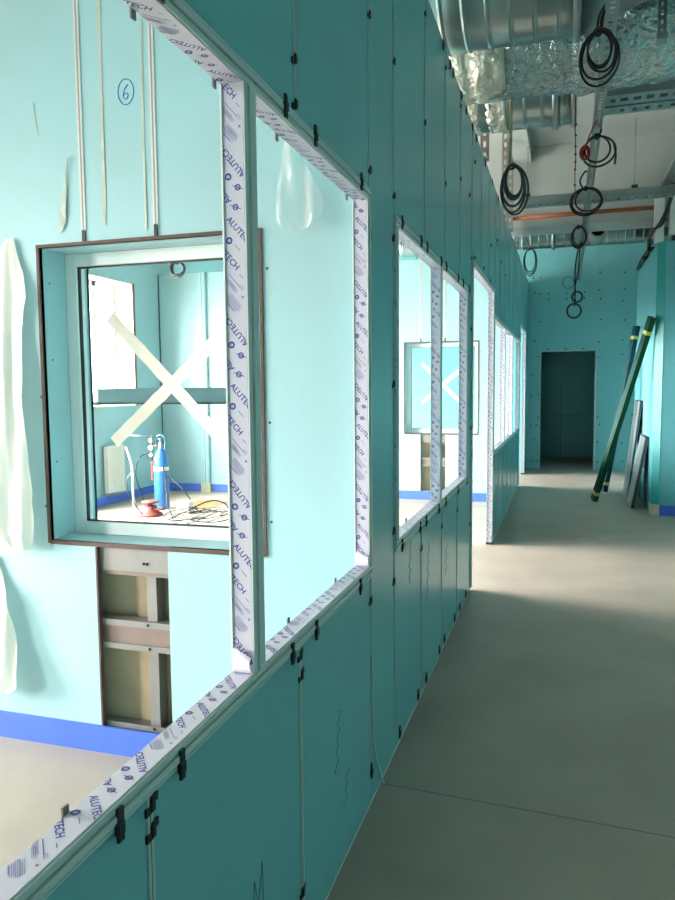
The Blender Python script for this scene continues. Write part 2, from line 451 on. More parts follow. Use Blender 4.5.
# ------------------------------------------------------------------ partition windows
def sill_profile(par, y0, y1, phase, clips=()):
    b = MB()
    b.box(XR, XP-.004, y0, y1, ZS-.04, ZS)                      # body
    b.box(XP-.004, XP, y0, y1, ZS-.014, ZS-.002)                # three beads on the corridor face
    b.box(XP-.004, XP+.003, y0, y1, ZS-.030, ZS-.018)
    b.box(XP-.004, XP, y0, y1, ZS-.04, ZS-.034)
    o = b.build('sill_profile', PROF, par, bevel=.0012)
    MB().box(XQ, XQ+.0025, y0, y1, ZS-.0445, ZS-.040).build('shadow_line', GASK, o)  # black strip drawing the shadow gap between sill profile and board
    film(o, (XR, y1, ZS), (1,0,0), (0,1,0), y1-y0, .049, phase, 1)
    return o
def head_profile(par, y0, y1, phase, z=ZL):
    b = MB()
    b.box(XR, XP-.004, y0, y1, z, z+.04)
    b.box(XP-.004, XP, y0, y1, z+.002, z+.014)
    b.box(XP-.004, XP+.003, y0, y1, z+.018, z+.030)
    b.box(XP-.004, XP, y0, y1, z+.034, z+.04)
    o = b.build('head_profile', PROF, par, bevel=.0012)
    film(o, (XR, y0, z), (1,0,0), (0,-1,0), y1-y0, .049, phase, 1)
    return o
def post(par, name, y0, y1, z0, z1, phase, wide=.043, filmed=True):
    b = MB()
    b.box(XR, XP-.004, y0+.001, y1, z0, z1)
    d = y1-y0
    b.box(XP-.004, XP, y0, y0+d*.3, z0, z1); b.box(XP-.004, XP+.003, y0+d*.38, y0+d*.68, z0, z1); b.box(XP-.004, XP, y0+d*.76, y1, z0, z1)
    o = b.build(name, PROF, par, bevel=.0012)
    b = MB().box(XR, XR+.004, y0-.003, y0+.001, z0, z1); b.build('edge_strip', WHITEP, o)
    if filmed: film(o, (XR+.0045, y0+.001, z1), (1,0,0), (0,0,1), z1-z0, .0445, phase)
    return o
def win(n, loc, label): return tag(empty('window_%d'%n, loc), label, 'window', kind='structure')
w = win(1, (XP-.03,1.0,ZS), 'large two bay partition window opening nearest the camera, filmed grey profiles')
sill_profile(w, -.6, 2.46, .10); head_profile(w, -.6, 2.46, .02)
post(w, 'mullion', 1.432, 1.492, ZS, ZL, -.010); post(w, 'jamb_profile', 2.422, 2.462, ZS, ZL, .20)
post(w, 'jamb_profile', -.6, -.54, ZS, ZL, .1)
# curled film end at the foot of the mullion and jamb
for y, s in ((1.428,1.), (2.418,.9)):
    b = MB(); n = 8
    for i in range(n):
        for j in range(4):
            pass
    rows = []
    for i in range(n+1):
        t = i/n; rows.append([Vector((XR+.008+.045*u, y-.004-.020*s*math.sin(t*2.6)*(.3+.7*u), ZS+.004+.055*s*t*(1-.3*u))) for u in (0,.33,.66,1)])
    for i in range(n):
        for j in range(3): b.face([rows[i][j],rows[i][j+1],rows[i+1][j+1],rows[i+1][j]])
    o = b.build('curled_film', FILM, w)
    md = o.modifiers.new('thick','SOLIDIFY'); md.thickness = .0006
w2 = win(2, (XP-.03,3.9,ZS), 'second partition window opening, split by one filmed mullion')
sill_profile(w2, 2.858, 5.085, .05); head_profile(w2, 2.858, 5.085, .2)
post(w2, 'mullion', 3.93, 3.992, ZS, ZL, .05); post(w2, 'jamb_profile', 5.02, 5.085, ZS, ZL, .12); post(w2, 'jamb_profile', 2.858, 2.90, ZS, ZL, .0)
w3 = win(3, (XP-.03,8.3,ZS), 'far partition window opening beyond the first doorway, three bays with filmed mullions')
sill_profile(w3, 7.05, 11.08, .1); head_profile(w3, 7.05, 11.08, .1)
post(w3, 'mullion', 8.33, 8.40, ZS, ZL, .1); post(w3, 'mullion', 9.56, 9.66, ZS, ZL, .02); post(w3, 'jamb_profile', 11.02, 11.08, ZS, ZL, .02); post(w3, 'jamb_profile', 7.05, 7.11, ZS, ZL, .02)
# small grey tabs along the room side of the film
for y, z in ((.865,ZS-.012),(1.58,ZS-.012),(1.78,ZS-.012),(2.2,ZS-.012),(1.115,ZL+.010),(1.41,ZL+.010),(1.52,ZL+.010),(1.75,ZL+.010),(2.36,ZL+.010),(3.0,ZS-.01),(3.3,ZS-.01),(3.2,ZL+.01),(3.55,ZL+.01),(4.2,ZL+.01),(4.5,ZL+.01)):
    up = z < 1.5
    MB().box(XR-.0035, XR, y-.007, y+.007, z-(0 if up else .026), z+(.026 if up else 0)).build('retaining_tab', TAB, w if y < 2.5 else w2)

# doorways in the partition and in the end wall
def doorway(n, y0, y1, zt, label):
    d = tag(empty('door_%d'%n, (XP-.03,(y0+y1)/2,0)), label, 'doorway', kind='structure')
    head_profile(d, y0, y1, .1, zt)
    o = post(d, 'jamb_profile', y1-.07, y1, .02, zt, .08)
    MB().box(XR-.003, XP+.004, y1-.075, y1+.002, 0, .022).build('foot_plate', DARKE, o)
    post(d, 'jamb_profile', y0, y0+.04, .02, zt, .0, filmed=False)
    return d
doorway(1, 5.35, 7.05, 2.35, 'tall doorway opening through the partition between the second and third windows')
doorway(2, 11.2, 12.8, 2.35, 'tall doorway opening through the partition at its far end')

# ------------------------------------------------------------------ cross walls with a taped window and an open stud bay
def holed(b, x0, x1, y0, y1, z1, holes):
    """boards between x0..x1 with rectangular holes (sorted so that they share columns)"""
    xs = sorted({x0, x1, *[h[0] for h in holes], *[h[1] for h in holes]})
    for i in range(len(xs)-1):
        a, c = xs[i], xs[i+1]; m = (a+c)/2
        hz = sorted((h[2], h[3]) for h in holes if h[0] < m < h[1])
        z = 0
        for (p, q) in hz:
            if p > z: b.box(a, c, y0, y1, z, p)
            z = q
        if z < z1: b.box(a, c, y0, y1, z, z1)
WX0, WX1, WZ0, WZ1 = -2.018, -1.068, .880, 2.062
HX0, HX1, HZ0 = -1.806, -1.479, .10
def cross_wall(name, n, y, label, wlabel, ZT=ZT):
    b = MB()
    holed(b, XO, XR, y, y+.016, ZT, [(WX0,WX1,WZ0,WZ1),(HX0,HX1,HZ0,WZ0)])
    holed(b, XO, XR, y+.30, y+.316, ZT, [(WX0,WX1,WZ0,WZ1)])
    b.box(XO, WX0-.05, y+.016, y+.30, ZT-.02, ZT); b.box(WX1+.05, XR, y+.016, y+.30, ZT-.02, ZT); b.box(WX0-.05, WX1+.05, y+.016, y+.30, ZT-.02, ZT)
    wl = struct(b.build(name, TEALR), label, 'wall')
    # stud bay
    b = MB().box(HX0-.12, HX1+.12, y+.115, y+.125, .0, WZ0-.02); b.build('bay_backing', BACKB, wl)
    b = MB().box(HX0-.10, HX1+.10, y+.02, y+.11, HZ0-.035, HZ0+.004).box(HX0-.10,HX1+.10,y+.02,y+.026,HZ0,HZ0+.025); b.build('bottom_track', STUD, wl)
    for (z0, z1, mm) in ((.765,.862,0),(.745,.765,1),(.535,.560,0),(.462,.535,1),(.438,.462,0)):
        o = MB().box(HX0-.10, HX1+.10, y+.030-(.010 if mm == 0 else 0), y+.085, z0, z1).build('cross_channel', STUDB if mm else STUD, wl)
    for (z0, z1) in ((.105,.438),(.560,.745)):
        MB().box(-1.602,-1.558, y+.040, y+.10, z0, z1).build('stud', STUD, wl)
    for (x, z) in ((-1.60,.80),(-1.585,.80),(-1.59,.548),(-1.585,.45),(-1.575,.118)):
        MB().lathe([(.001,-.006),(.006,-.004),(.006,0)], (x, y+.02, z), 'Y', 8).build('screw', DARKE, wl)
    # brown raw edges of the opening
    MB().box(HX0-.004, HX0+.004, y-.001, y+.018, HZ0, WZ0-.02).build('cut_edge', BROWN, wl)
    # vertical joint strips above and their dark ends
    for x in (-1.806, -1.487):
        bb = MB().box(x-.011, x+.011, y-.004, y, 2.115, ZT); bb.m(1).box(x-.003, x+.003, y-.0046, y-.0038, 2.115, ZT)
        bb.build('joint_strip', [STRIPM, WOODL], wl)
        MB().box(x-.007, x+.007, y-.006, y, 2.062, 2.118).build('strip_end', GASK, wl)
    # window
    wn = tag(empty('window_%d'%n, ((WX0+WX1)/2, y+.15, WZ0)), wlabel, 'window', kind='structure')
    e = .012
    b = MB()
    for (x0,x1,z0,z1) in ((WX0-e,WX0,WZ0-e,WZ1+e),(WX1,WX1+e,WZ0-e,WZ1+e),(WX0,WX1,WZ1,WZ1+e),(WX0,WX1,WZ0-.016,WZ0)):
        b.box(x0,x1,y-.008,y+.012,z0,z1)
    b.build('brown_edge_trim', BROWN, wn)
    b = MB()
    for (x0,x1,z0,z1) in ((WX0-e,WX0,WZ0-e,WZ1+e),(WX1,WX1+e,WZ0-e,WZ1+e),(WX0,WX1,WZ1,WZ1+e),(WX0,WX1,WZ0-e,WZ0)):
        b.box(x0,x1,y+.012,y+.318,z0,z1)
    b.build('reveal_lining', TEALR, wn)
    fy0, fy1, fw = y+.155, y+.215, .052
    b = MB()
    b.box(WX0,WX0+fw,fy0,fy1,WZ0,WZ1); b.box(WX1-fw,WX1,fy0,fy1,WZ0,WZ1); b.box(WX0+fw,WX1-fw,fy0,fy1,WZ0,WZ0+fw); b.box(WX0+fw,WX1-fw,fy0,fy1,WZ1-fw,WZ1)
    b.build('window_frame', WHITEP, wn, bevel=.003)
    g = .006; a0, a1, c0, c1 = WX0+fw, WX1-fw, WZ0+fw, WZ1-fw
    b = MB()
    b.box(a0,a0+g,fy0+.012,fy0+.028,c0,c1); b.box(a1-g,a1,fy0+.012,fy0+.028,c0,c1); b.box(a0+g,a1-g,fy0+.012,fy0+.028,c0,c0+g); b.box(a0+g,a1-g,fy0+.012,fy0+.028,c1-g,c1)
    b.build('gasket', GASK, wn)
    gy = y+.18
    MB().box(a0+g,a1-g,gy,gy+.006,c0+g,c1-g).build('glass_pane', GLASS, wn)
    # cross of tape on the pane
    cx, cz = -1.542, 1.515
    for (dx, dz, k) in ((.285,-.287,0),(.282,.242,1)):
        b = MB(); yy = gy-.0008-.0009*k; N = 24; rows = []
        d = Vector((dx,0,dz)); nn = Vector((-dz,0,dx)).normalized()*.026
        for i in range(N+1):
            t = -1+2*i/N; wig = .0015*math.sin(i*1.7+k)
            c = Vector((cx,yy,cz))+d*t
            rows.append((c+nn*(1+.05*math.sin(i*2.3)), c-nn*(1+.05*math.cos(i*1.9))))
        for i in range(N): b.face([rows[i][0],rows[i][1],rows[i+1][1],rows[i+1][0]])
        o = b.build('tape_strip', TAPE, wn)
        md = o.modifiers.new('thick','SOLIDIFY'); md.thickness = .0005
    for x, z in ((WX0-.012,1.9),(WX0-.02,1.47),(WX0-.02,1.02),(WX1+.03,1.93),(WX1+.03,1.37),(WX1+.03,1.0)):
        MB().lathe([(.001,-.003),(.005,-.002),(.005,0)], (x, y, z), 'Y', 8).build('screw', DARKE, wl)
    for x, z in ((WX0+.02,.0),):
        pass
    return wl, wn
WF, win4 = cross_wall('wall_front', 4, Y1, 'pale teal room wall facing the camera with window, stud bay and loose plastic', 'white framed window with a cross of tape, in the near room wall')
WR, win5 = cross_wall('wall_rear', 5, Y2, 'pale teal far wall of the next room, with its own taped window', 'white framed window with a faint tape cross, in the far room wall', 3.13)
# screws in the near reveal
for z in (1.93,1.62,1.2): MB().lathe([(.001,0),(.004,.001),(.004,.002)], (WX0+.001, Y1+.05, z), 'X', 8).build('screw', DARKE, win4)
struct(MB().box(XO,-1.525,Y1-.012,Y1,0,.112).build('baseboard_front', BLUE), 'blue film covered skirting along the near room wall', 'baseboard')
struct(MB().box(XO,-5.02,Y2-.012,Y2,0,.112).box(-4.86,XR,Y2-.012,Y2,0,.112).build('baseboard_rear', BLUE), 'blue skirting along the far wall of the next room', 'baseboard')
# pen mark, torn strips on the near wall
b = MB(); b.tube([(-1.60+.034*math.cos(a*PI/12), Y1-.001, 2.614+.047*math.sin(a*PI/12)) for a in range(24)], .0016, 5, closed=True)
b.tube(catmull([(-1.590,Y1-.001,2.640),(-1.606,Y1-.001,2.622),(-1.612,Y1-.001,2.600),(-1.603,Y1-.001,2.588),(-1.592,Y1-.001,2.594),(-1.592,Y1-.001,2.606),(-1.603,Y1-.001,2.609),(-1.611,Y1-.001,2.600)],4), .0015, 5)
b.build('circled_number', PEN, WF)
def strip(pts, parent, name, m, y, lift=.003):
    b = MB(); rows = []
    for i, (x, z, wd) in enumerate(pts):
        rows.append((Vector((x-wd/2, y-lift*(.4+.6*math.sin(i*1.3)**2), z)), Vector((x+wd/2, y-lift*(.4+.6*math.cos(i*1.1)**2), z))))
    for i in range(len(rows)-1): b.face([rows[i][0],rows[i][1],rows[i+1][1],rows[i+1][0]])
    o = b.build(name, m, parent); md = o.modifiers.new('thick','SOLIDIFY'); md.thickness = .0006; return o
strip([(-1.70,3.25,.012),(-1.705,2.9,.014),(-1.706,2.6,.010),(-1.708,2.4,.014),(-1.711,2.2,.02),(-1.71,2.13,.006)], WF, 'torn_film_strip', TORN, Y1)
strip([(-1.525,3.2,.006),(-1.525,2.8,.008),(-1.53,2.4,.010),(-1.53,2.1,.012)], WF, 'torn_film_strip', TORN, Y1)
strip([(-1.862,2.40,.004),(-1.872,2.34,.010),(-1.885,2.27,.018),(-1.893,2.2,.026),(-1.90,2.16,.034),(-1.905,2.13,.016),(-1.915,2.11,.004)], WF, 'torn_film_strip', TORN, Y1, .01)
strip([(-2.02,2.62,.003),(-2.01,2.55,.004),(-2.0,2.5,.003)], WF, 'scuff', TORN, Y1)

# hanging plastic
def sheet(name, label, outline, y, m, seed, amp=.02, n=16, tilt=.05, group=None):
    """outline: rows of (z, xl, xr) from top to bottom"""
    b = MB(); rows = []
    R = random.Random(seed); ph = [R.uniform(0,6) for _ in range(4)]
    zs = [o[0] for o in outline]; M_ = 26
    for i in range(M_+1):
        t = i/M_; z = zs[0]+(zs[-1]-zs[0])*t
        for k in range(len(outline)-1):
            if outline[k][0] >= z >= outline[k+1][0]:
                f = (outline[k][0]-z)/max(1e-6, outline[k][0]-outline[k+1][0])
                xl = outline[k][1]+(outline[k+1][1]-outline[k][1])*f; xr = outline[k][2]+(outline[k+1][2]-outline[k][2])*f
        row = []
        for j in range(n+1):
            u = j/n; x = xl+(xr-xl)*u
            a = amp*(.25+.75*min(1,t*2))
            yy = y-.008-tilt*t - a*(1+math.sin(x*55+ph[0]+3*t)*.6+math.sin(x*110+ph[1]-4*t)*.3+.5*noise.noise(Vector((x*14,z*9,seed))))
            row.append(Vector((x+.006*noise.noise(Vector((x*20,z*14,seed+5))), yy, z+.012*noise.noise(Vector((x*18,seed,z*3)))*(1 if i in (0,M_) else 0))))
        rows.append(row)
    for i in range(M_):
        for j in range(n):
            f = b.face([rows[i][j],rows[i][j+1],rows[i+1][j+1],rows[i+1][j]]); f.smooth = True
    bmesh.ops.remove_doubles(b.bm, verts=b.bm.verts[:], dist=1e-5)
    o = b.build(name, m, normals=False); return tag(o, label, 'plastic sheet', group)
sheet('plastic_sheet', 'milky plastic sheet taped high on the pale teal wall left of the taped window', [(2.11,-2.168,-2.132),(2.0,-2.26,-2.10),(1.88,-2.42,-2.062),(1.75,-2.44,-2.09),(1.45,-2.45,-2.085),(1.1,-2.45,-2.055),(.93,-2.45,-2.05),(.845,-2.24,-2.07)], Y1, SHEET, 3, .018, 22)
sheet('plastic_sheet', 'milky plastic sheet hanging low near the blue skirting under the larger sheet', [(.80,-2.42,-2.29),(.6,-2.45,-2.21),(.42,-2.45,-2.165),(.27,-2.45,-2.15),(.235,-2.44,-2.20)], Y1, SHEET, 9, .016, 16, .07)
sheet('plastic_sheet', 'clear crumpled plastic scrap dangling under the window head beside the near mullion', [(2.56,-1.11,-1.03),(2.51,-1.08,-.95),(2.45,-.99,-.935),(2.40,-.962,-.93),(2.35,-.96,-.912),(2.25,-.965,-.86),(2.14,-.985,-.80),(2.09,-.985,-.815),(2.05,-.95,-.87)], Y1, SCRAP, 21, .02, 14, .02)

# ------------------------------------------------------------------ outer wall with daylight windows
WINS = [(-2.4,-1.0,.9,2.92),(.15,1.45,.5,2.7),(3.5,4.5,.9,2.8),(5.4,7.5,.4,3.1),(7.93,8.90,1.26,2.92),(9.95,11.05,.3,3.2),(11.5,13.1,.6,2.9)]  # one window is in view; the others are unseen, added for their light
b = MB(); ys = -4.2
for (a, c, OZ0, OZ1) in WINS:
    b.box(XO-.38,XO,ys,a,0,ZC); b.box(XO-.38,XO,a,c,0,OZ0); b.box(XO-.38,XO,a,c,OZ1,ZC); ys = c
b.box(XO-.38,XO,ys,16.6,0,ZC)
struct(b.build('wall_outer', TEALR), 'outer teal wall with deep daylight windows', 'wall')
for i, (a, c, OZ0, OZ1) in enumerate(WINS):
    k = 6+i
    wn = tag(empty('window_%d'%k, (XO-.2,(a+c)/2,OZ0)), 'bright daylight window in the outer wall, in a row mostly unseen and sized for light' + (', the visible one beyond the gas cylinder' if i == 4 else ''), 'window', kind='structure')
    b = MB(); e = .012
    b.box(XO-.37,XO+.002,a,a+e,OZ0,OZ1); b.box(XO-.37,XO+.002,c-e,c,OZ0,OZ1); b.box(XO-.37,XO+.002,a+e,c-e,OZ1-e,OZ1); b.box(XO-.37,XO+.02,a+e,c-e,OZ0,OZ0+.02)
    b.build('plaster_reveal', PLAST, wn)
    b = MB(); xf = XO-.30; t = .06; m_ = (a+c)/2
    b.box(xf-.03,xf+.03,a+e,a+e+t,OZ0+.02,OZ1-e); b.box(xf-.03,xf+.03,c-e-t,c-e,OZ0+.02,OZ1-e)
    b.box(xf-.03,xf+.03,m_-t/2,m_+t/2,OZ0+.02,OZ1-e); b.box(xf-.03,xf+.03,a+e+t,c-e-t,OZ1-e-t,OZ1-e); b.box(xf-.03,xf+.03,a+e+t,c-e-t,OZ0+.02,OZ0+.02+t)
    b.build('window_frame', WHITEP, wn)
    MB().box(xf-.003,xf+.003,a+e+t,c-e-t,OZ0+.02+t,OZ1-e-t).build('glass_pane', GLASS, wn)
    MB().box(XO,XO+.012,c-.0,c+.035,OZ0,OZ1).build('wood_strip', WOOD, wn)
    ld = bpy.data.lights.new('daylight_portal','AREA'); ld.shape = 'RECTANGLE'; ld.size = OZ1-OZ0; ld.size_y = c-a
    ld.cycles.is_portal = True
    lo = bpy.data.objects.new('daylight_portal', ld); col.objects.link(lo)
    lo.location = (XO-.40, m_, (OZ0+OZ1)/2); lo.rotation_euler = (0, -PI/2, 0)
struct(MB().box(XO,XO+.012,Y1+.32,Y2-.012,0,.112).build('baseboard_left', BLUE), 'blue skirting along the outer wall of the next room', 'baseboard')

# corner column on the rear wall with masked skirting ends
b = MB().box(-5.0,-4.88,Y2-.05,Y2,0,3.13)
cc = struct(b.build('trim_2', TEALR, bevel=.02), 'teal boxed pipe column on the far room wall', 'trim')
MB().box(-4.94,-4.934,Y2-.0515,Y2-.049,.12,3.12).build('joint_strip', GASK, cc)
MB().box(-5.012,-4.945,Y2-.054,Y2,0,.125).build('masking_tape', MASK, cc)
MB().box(-4.935,-4.868,Y2-.054,Y2,0,.125).build('masking_tape', MASK, cc)
struct(MB().box(XO,XO+.012,Y2-.012,Y2,.112,3.13).build('trim_3', DARKE), 'dark strip down the corner of the next room', 'trim')  # dark strip filling the inside corner

# ------------------------------------------------------------------ corridor end, right side, behind the camera
DX0, DX1, DZ = -.414, .499, 2.085
b = MB(); holed(b, XO, 3.65, Y3, Y3+.14, ZC, [(DX0,DX1,0,DZ)])
WE = struct(b.build('wall_end', TEAL), 'teal board wall closing the corridor, with a dark doorway', 'wall')
b = MB()
for x, z0, z1 in ((-.28,DZ,ZC),(.53,0,ZC),(.30,DZ,ZC)): b.box(x-.003,x+.003,Y3-.002,Y3,z0,z1)
b.build('joint_line', SEAM, WE)
b = MB().box(XP,DX0,Y3-.002,Y3,.865,.873).box(DX1,1.9,Y3-.002,Y3,.865,.873).box(XP,1.9,Y3-.002,Y3,3.02,3.027).box(XP,1.9,Y3-.002,Y3,2.15,2.156)
b.build('joint_line', SEAM, WE)
b = MB()
for z in (.15,.5,.8,.95,1.3,1.7,2.0,2.25,2.6,2.95,3.1,3.4):
    for x in (-.55,-.45,.57,.95,1.15):
        if rnd.random() < .8: b.lathe([(.003,-.003),(.014,-.002),(.014,0)], (x+rnd.uniform(-.03,.03), Y3, z+rnd.uniform(-.03,.03)), 'Y', 8)
for x in (-.3,0,.3):
    for z in (2.13,3.0,3.1): b.lathe([(.003,-.003),(.014,-.002),(.014,0)], (x, Y3, z), 'Y', 8)
o = b.build('screw_heads', CLIP, WE)
d3 = tag(empty('door_3', ((DX0+DX1)/2, Y3, 0)), 'dark open doorway in the end wall', 'doorway', kind='structure')
MB().box(DX1,DX1+.03,Y3-.012,Y3+.14,0,DZ+.02).box(DX0-.015,DX0,Y3-.006,Y3+.14,0,DZ+.02).box(DX0,DX1,Y3-.006,Y3+.14,DZ,DZ+.015).build('door_lining', JOINT, d3)
b = MB().box(-.8,2.2,15.9,16.0,0,2.6).box(-.8,XR,Y3+.14,16.0,0,2.6).box(2.2,2.3,Y3+.14,16.0,0,2.6).box(-.8,2.3,Y3+.14,16.0,2.6,2.7)
dk = struct(b.build('wall_beyond', TEAL), 'unlit teal room seen through the end doorway', 'wall')
b = MB().box(-.07,-.063,15.896,15.9,0,2.6).box(XR,2.2,15.896,15.9,.86,.866)
b.build('joint_line', GASK, dk)

# right hand block
BX, BY, BZ = .97, 9.05, 3.08
b = MB()
pts = [(BX,BY+.07),(BX+.085,BY),(3.65,BY),(3.65,BY+.12),(BX+.10,BY+.14),(BX+.10,11.5),(BX,11.5)]
vs0 = [b.bm.verts.new((x,y,0)) for x,y in pts]; vs1 = [b.bm.verts.new((x,y,BZ)) for x,y in pts]
b.bm.faces.new(vs0[::-1]); b.bm.faces.new(vs1)
for i in range(len(pts)): b.bm.faces.new([vs0[i],vs0[(i+1)%len(pts)],vs1[(i+1)%len(pts)],vs1[i]])
b.box(BX+.1,2.45,11.38,11.5,0,BZ)
struct(MB().box(1.9,2.0,11.5,Y3,0,ZC).build('wall_recess', TEALB), 'teal side wall of the recess beside the end doorway', 'wall')
WRT = struct(b.build('wall_right', TEALB), 'teal corner block and wall on the right of the corridor', 'wall')
ax = Vector((.085,-.07,0)).normalized(); nn = Vector((-.07,-.085,0)).normalized()
MB().obox(Vector((BX+.0425,BY+.035,BZ/2+.06))+nn*.003, ax, nn, (0,0,1), .052, .004, BZ/2-.06).build('corner_profile', CORNER, WRT)
b = MB().obox(Vector((BX+.0425,BY+.035,.06))+nn*.006, ax, nn, (0,0,1), .060, .007, .06).box(BX-.012,BX,BY+.07,BY+.14,0,.12)
b.build('masking_tape', MASK, WRT)
struct(MB().box(BX+.085,3.64,BY-.014,BY,0,.115).build('baseboard_right', BLUE), 'blue skirting at the foot of the right teal block', 'baseboard')
struct(MB().box(3.65,3.75,-4.2,16.6,0,ZC).build('wall_side', TEAL), 'teal wall along the right side near the viewpoint', 'wall')
struct(MB().box(-6.0,3.75,-4.2,-4.05,0,ZC).build('wall_back', TEAL), 'teal wall behind the viewpoint', 'wall')

# ------------------------------------------------------------------ ductwork
def duct(name, label, x0, x1, y, z, r, pitch, m, rib=.006, flange=None, reducer=None):
    t = thing(name, label, 'duct', ((x0+x1)/2, y, z-r), None)
    prof = []; x = x0
    prof.append((r, x0))
    n = int((x1-x0)/pitch)
    for k in range(n):
        c = x0+pitch*(k+.5)
        prof += [(r, c-.018),(r, c-.010),(r+rib, c-.004),(r+rib, c+.004),(r, c+.010),(r, c+.018)]
    prof.append((r, x1))
    MB().lathe(prof, (0,y,z), 'X', 40).build('duct_shell', m, t)
    for f in (flange or []):
        MB().lathe([(r,f-.02),(r+.03,f-.018),(r+.03,f+.018),(r,f+.02)], (0,y,z), 'X', 40, cap=False).build('flange', PERF, t)
    if reducer:
        q, l, x2 = reducer
        MB().lathe([(r,x1),(q,x1+l),(q,x2)], (0,y,z), 'X', 32).build('reducer', m, t)
    return t
def foil_duct(name, label, x0, x1, y, z, r, seed, m, nx=70, amp=.03):
    b = MB(); n = 64; rings = []
    for i in range(nx+1):
        x = x0+(x1-x0)*i/nx; ring = []
        for k in range(n):
            a = 2*PI*k/n
            p = Vector((x*2.6, math.cos(a)*1.3, math.sin(a)*1.3+seed))
            rr = r+amp*noise.noise(p)+amp*.55*abs(noise.noise(p*2.7))+amp*.5*abs(noise.noise(Vector((p.x*2.2,p.y*9,p.z*9))))+amp*.3*noise.noise(p*14)-.02*max(0,math.cos(2*PI*x/.62))**14
            ring.append(b.bm.verts.new((x, y+rr*math.cos(a), z+rr*math.sin(a))))
        rings.append(ring)
    for i in range(nx):
        for k in range(n):
            f = b.bm.faces.new([rings[i][k],rings[i][(k+1)%n],rings[i+1][(k+1)%n],rings[i+1][k]]); f.smooth = True
    b.bm.faces.new(rings[0][::-1]); b.bm.faces.new(rings[-1])
    return b.build(name, m)
d1 = duct('spiral_duct', 'ribbed spiral steel duct nearest the camera, topmost at the frame edge', -4.5, .05, 4.42, 3.80, .37, .125, SPIRAL, .008, [.03], (.16,.55,2.4))
o = foil_duct('insulated_duct', 'crumpled foil wrapped duct between the two ribbed steel ducts', -4.5, 2.42, 5.19, 3.76, .34, 4.1, FOIL, 260, .04)
tag(o, 'crumpled foil wrapped duct between the two ribbed steel ducts', 'duct')
d2 = duct('spiral_duct', 'slimmer ribbed steel duct behind the foil wrapped duct', -4.5, .05, 5.88, 3.71, .28, .125, SPIRAL, .007, [.03,-.1])
# crumpled foil collars where the ducts meet the partition line
for (d, y, z, r, s, x0, x1) in ((d2,5.88,3.71,.29,1,-.95,-.45),(None,5.19,3.76,.355,2,-.95,-.4)):
    c = foil_duct('foil_collar', '', x0, x1, y, z, r, s*9., FOILT, 26, .035)
    if d: c.parent = d; c.location = Vector(c.location)-WLOC[d.name]
    else: c.parent = o; c.location = Vector(c.location)-WLOC[o.name]
# suspension rods of the ducts
for x, y, zb in ((-.9,4.10,4.17),(1.2,4.93,4.2),(-.9,5.62,4.0)):
    pass

def perforated(b, a, d, side, up, L, w, th, pitch, slot, lip=.02):
    """a real perforated channel: two rails, bridges between the slots, two lips"""
    a = Vector(a); d = Vector(d).normalized(); side = Vector(side).normalized(); up = Vector(up).normalized()
    hw = w*.18; rw = (w-2*hw*.0-.34*w)/2
    c = a+d*L/2
    for s in (-1,1):
        b.obox(c+side*s*(w/2-rw/2), d, side, up, L/2, rw/2, th/2)
        b.obox(c+side*s*(w/2-th/2)+up*lip/2, d, side, up, L/2, th/2, lip/2)
    n = int(L/pitch); br = pitch-slot
    for k in range(n+1):
        b.obox(a+d*min(L-br/2, max(br/2, k*pitch)), d, side, up, br/2, .17*w+.001, th/2)
    return b
b = MB(); perforated(b, (.187,1.5,3.30), (0,1,0), (1,0,0), (0,0,1), 12.1, .066, .003, .05, .028, .035)
st = thing('perforated_strut', 'long perforated steel strut running down the corridor overhead', 'strut', (.187,7.5,3.30))
b.build('channel', PERF, st)
for y in (3.2,6.3,9.6,12.4): MB().tube([(.187,y,3.30),(.187,y,ZC)], .005, 6).build('threaded_rod', STEEL, st)
# perforated trays
t = thing('cable_tray', 'wide perforated tray crossing under the foil duct at the right', 'cable tray', (1.3,5.9,3.5))
b = MB(); perforated(b, (.24,5.74,3.5), (1,0,0), (0,1,0), (0,0,1), 2.18, .2, .003, .085, .05, .06); b.build('tray', PERF, t)
b = MB(); perforated(b, (.24,5.95,3.5), (1,0,0), (0,1,0), (0,0,1), 2.18, .16, .003, .085, .03, .06); b.build('tray', PERF, t)
for x in (.5,1.5): MB().tube([(x,5.85,3.5),(x,5.85,ZC)], .005, 6).build('threaded_rod', STEEL, t)
t = thing('cable_tray', 'grey perforated tray hung on two rods before the downstand beam', 'cable tray', (.35,8.6,3.47))
b = MB(); perforated(b, (-.52,8.58,3.47), (1,0,0), (0,1,0), (0,0,1), 2.4, .22, .004, .09, .04, .075); b.build('tray', PERF, t)
for x in (-.43,.67):
    MB().tube([(x,8.6,3.46),(x,8.6,ZC)], .005, 6).build('threaded_rod', STEEL, t)
    MB().box(x-.03,x+.03,8.56,8.64,3.545,3.60).build('rod_bracket', CLIP, t)
t = thing('cable_tray', 'short dark tray at the right edge above the teal block', 'cable tray', (1.08,7.6,3.60))
b = MB(); perforated(b, (1.08,6.6,3.60), (0,1,0), (1,0,0), (0,0,1), 2.2, .26, .004, .1, .05, .06); b.build('tray', PERF, t)
MB().tube([(1.1,8.2,3.6),(1.1,8.2,ZC)], .005, 6).build('threaded_rod', STEEL, t)
t = thing('perforated_hanger', 'vertical perforated hanger in front of the foil duct, upper right', 'hanger', (.49,4.70,3.45))
b = MB(); perforated(b, (.49,4.70,3.46), (0,0,1), (1,0,0), (0,-1,0), .84, .045, .003, .05, .026, .015); b.build('strip', PERF, t)
MB().box(.46,.52,4.66,4.74,3.43,3.462).build('foot', PERF, t)
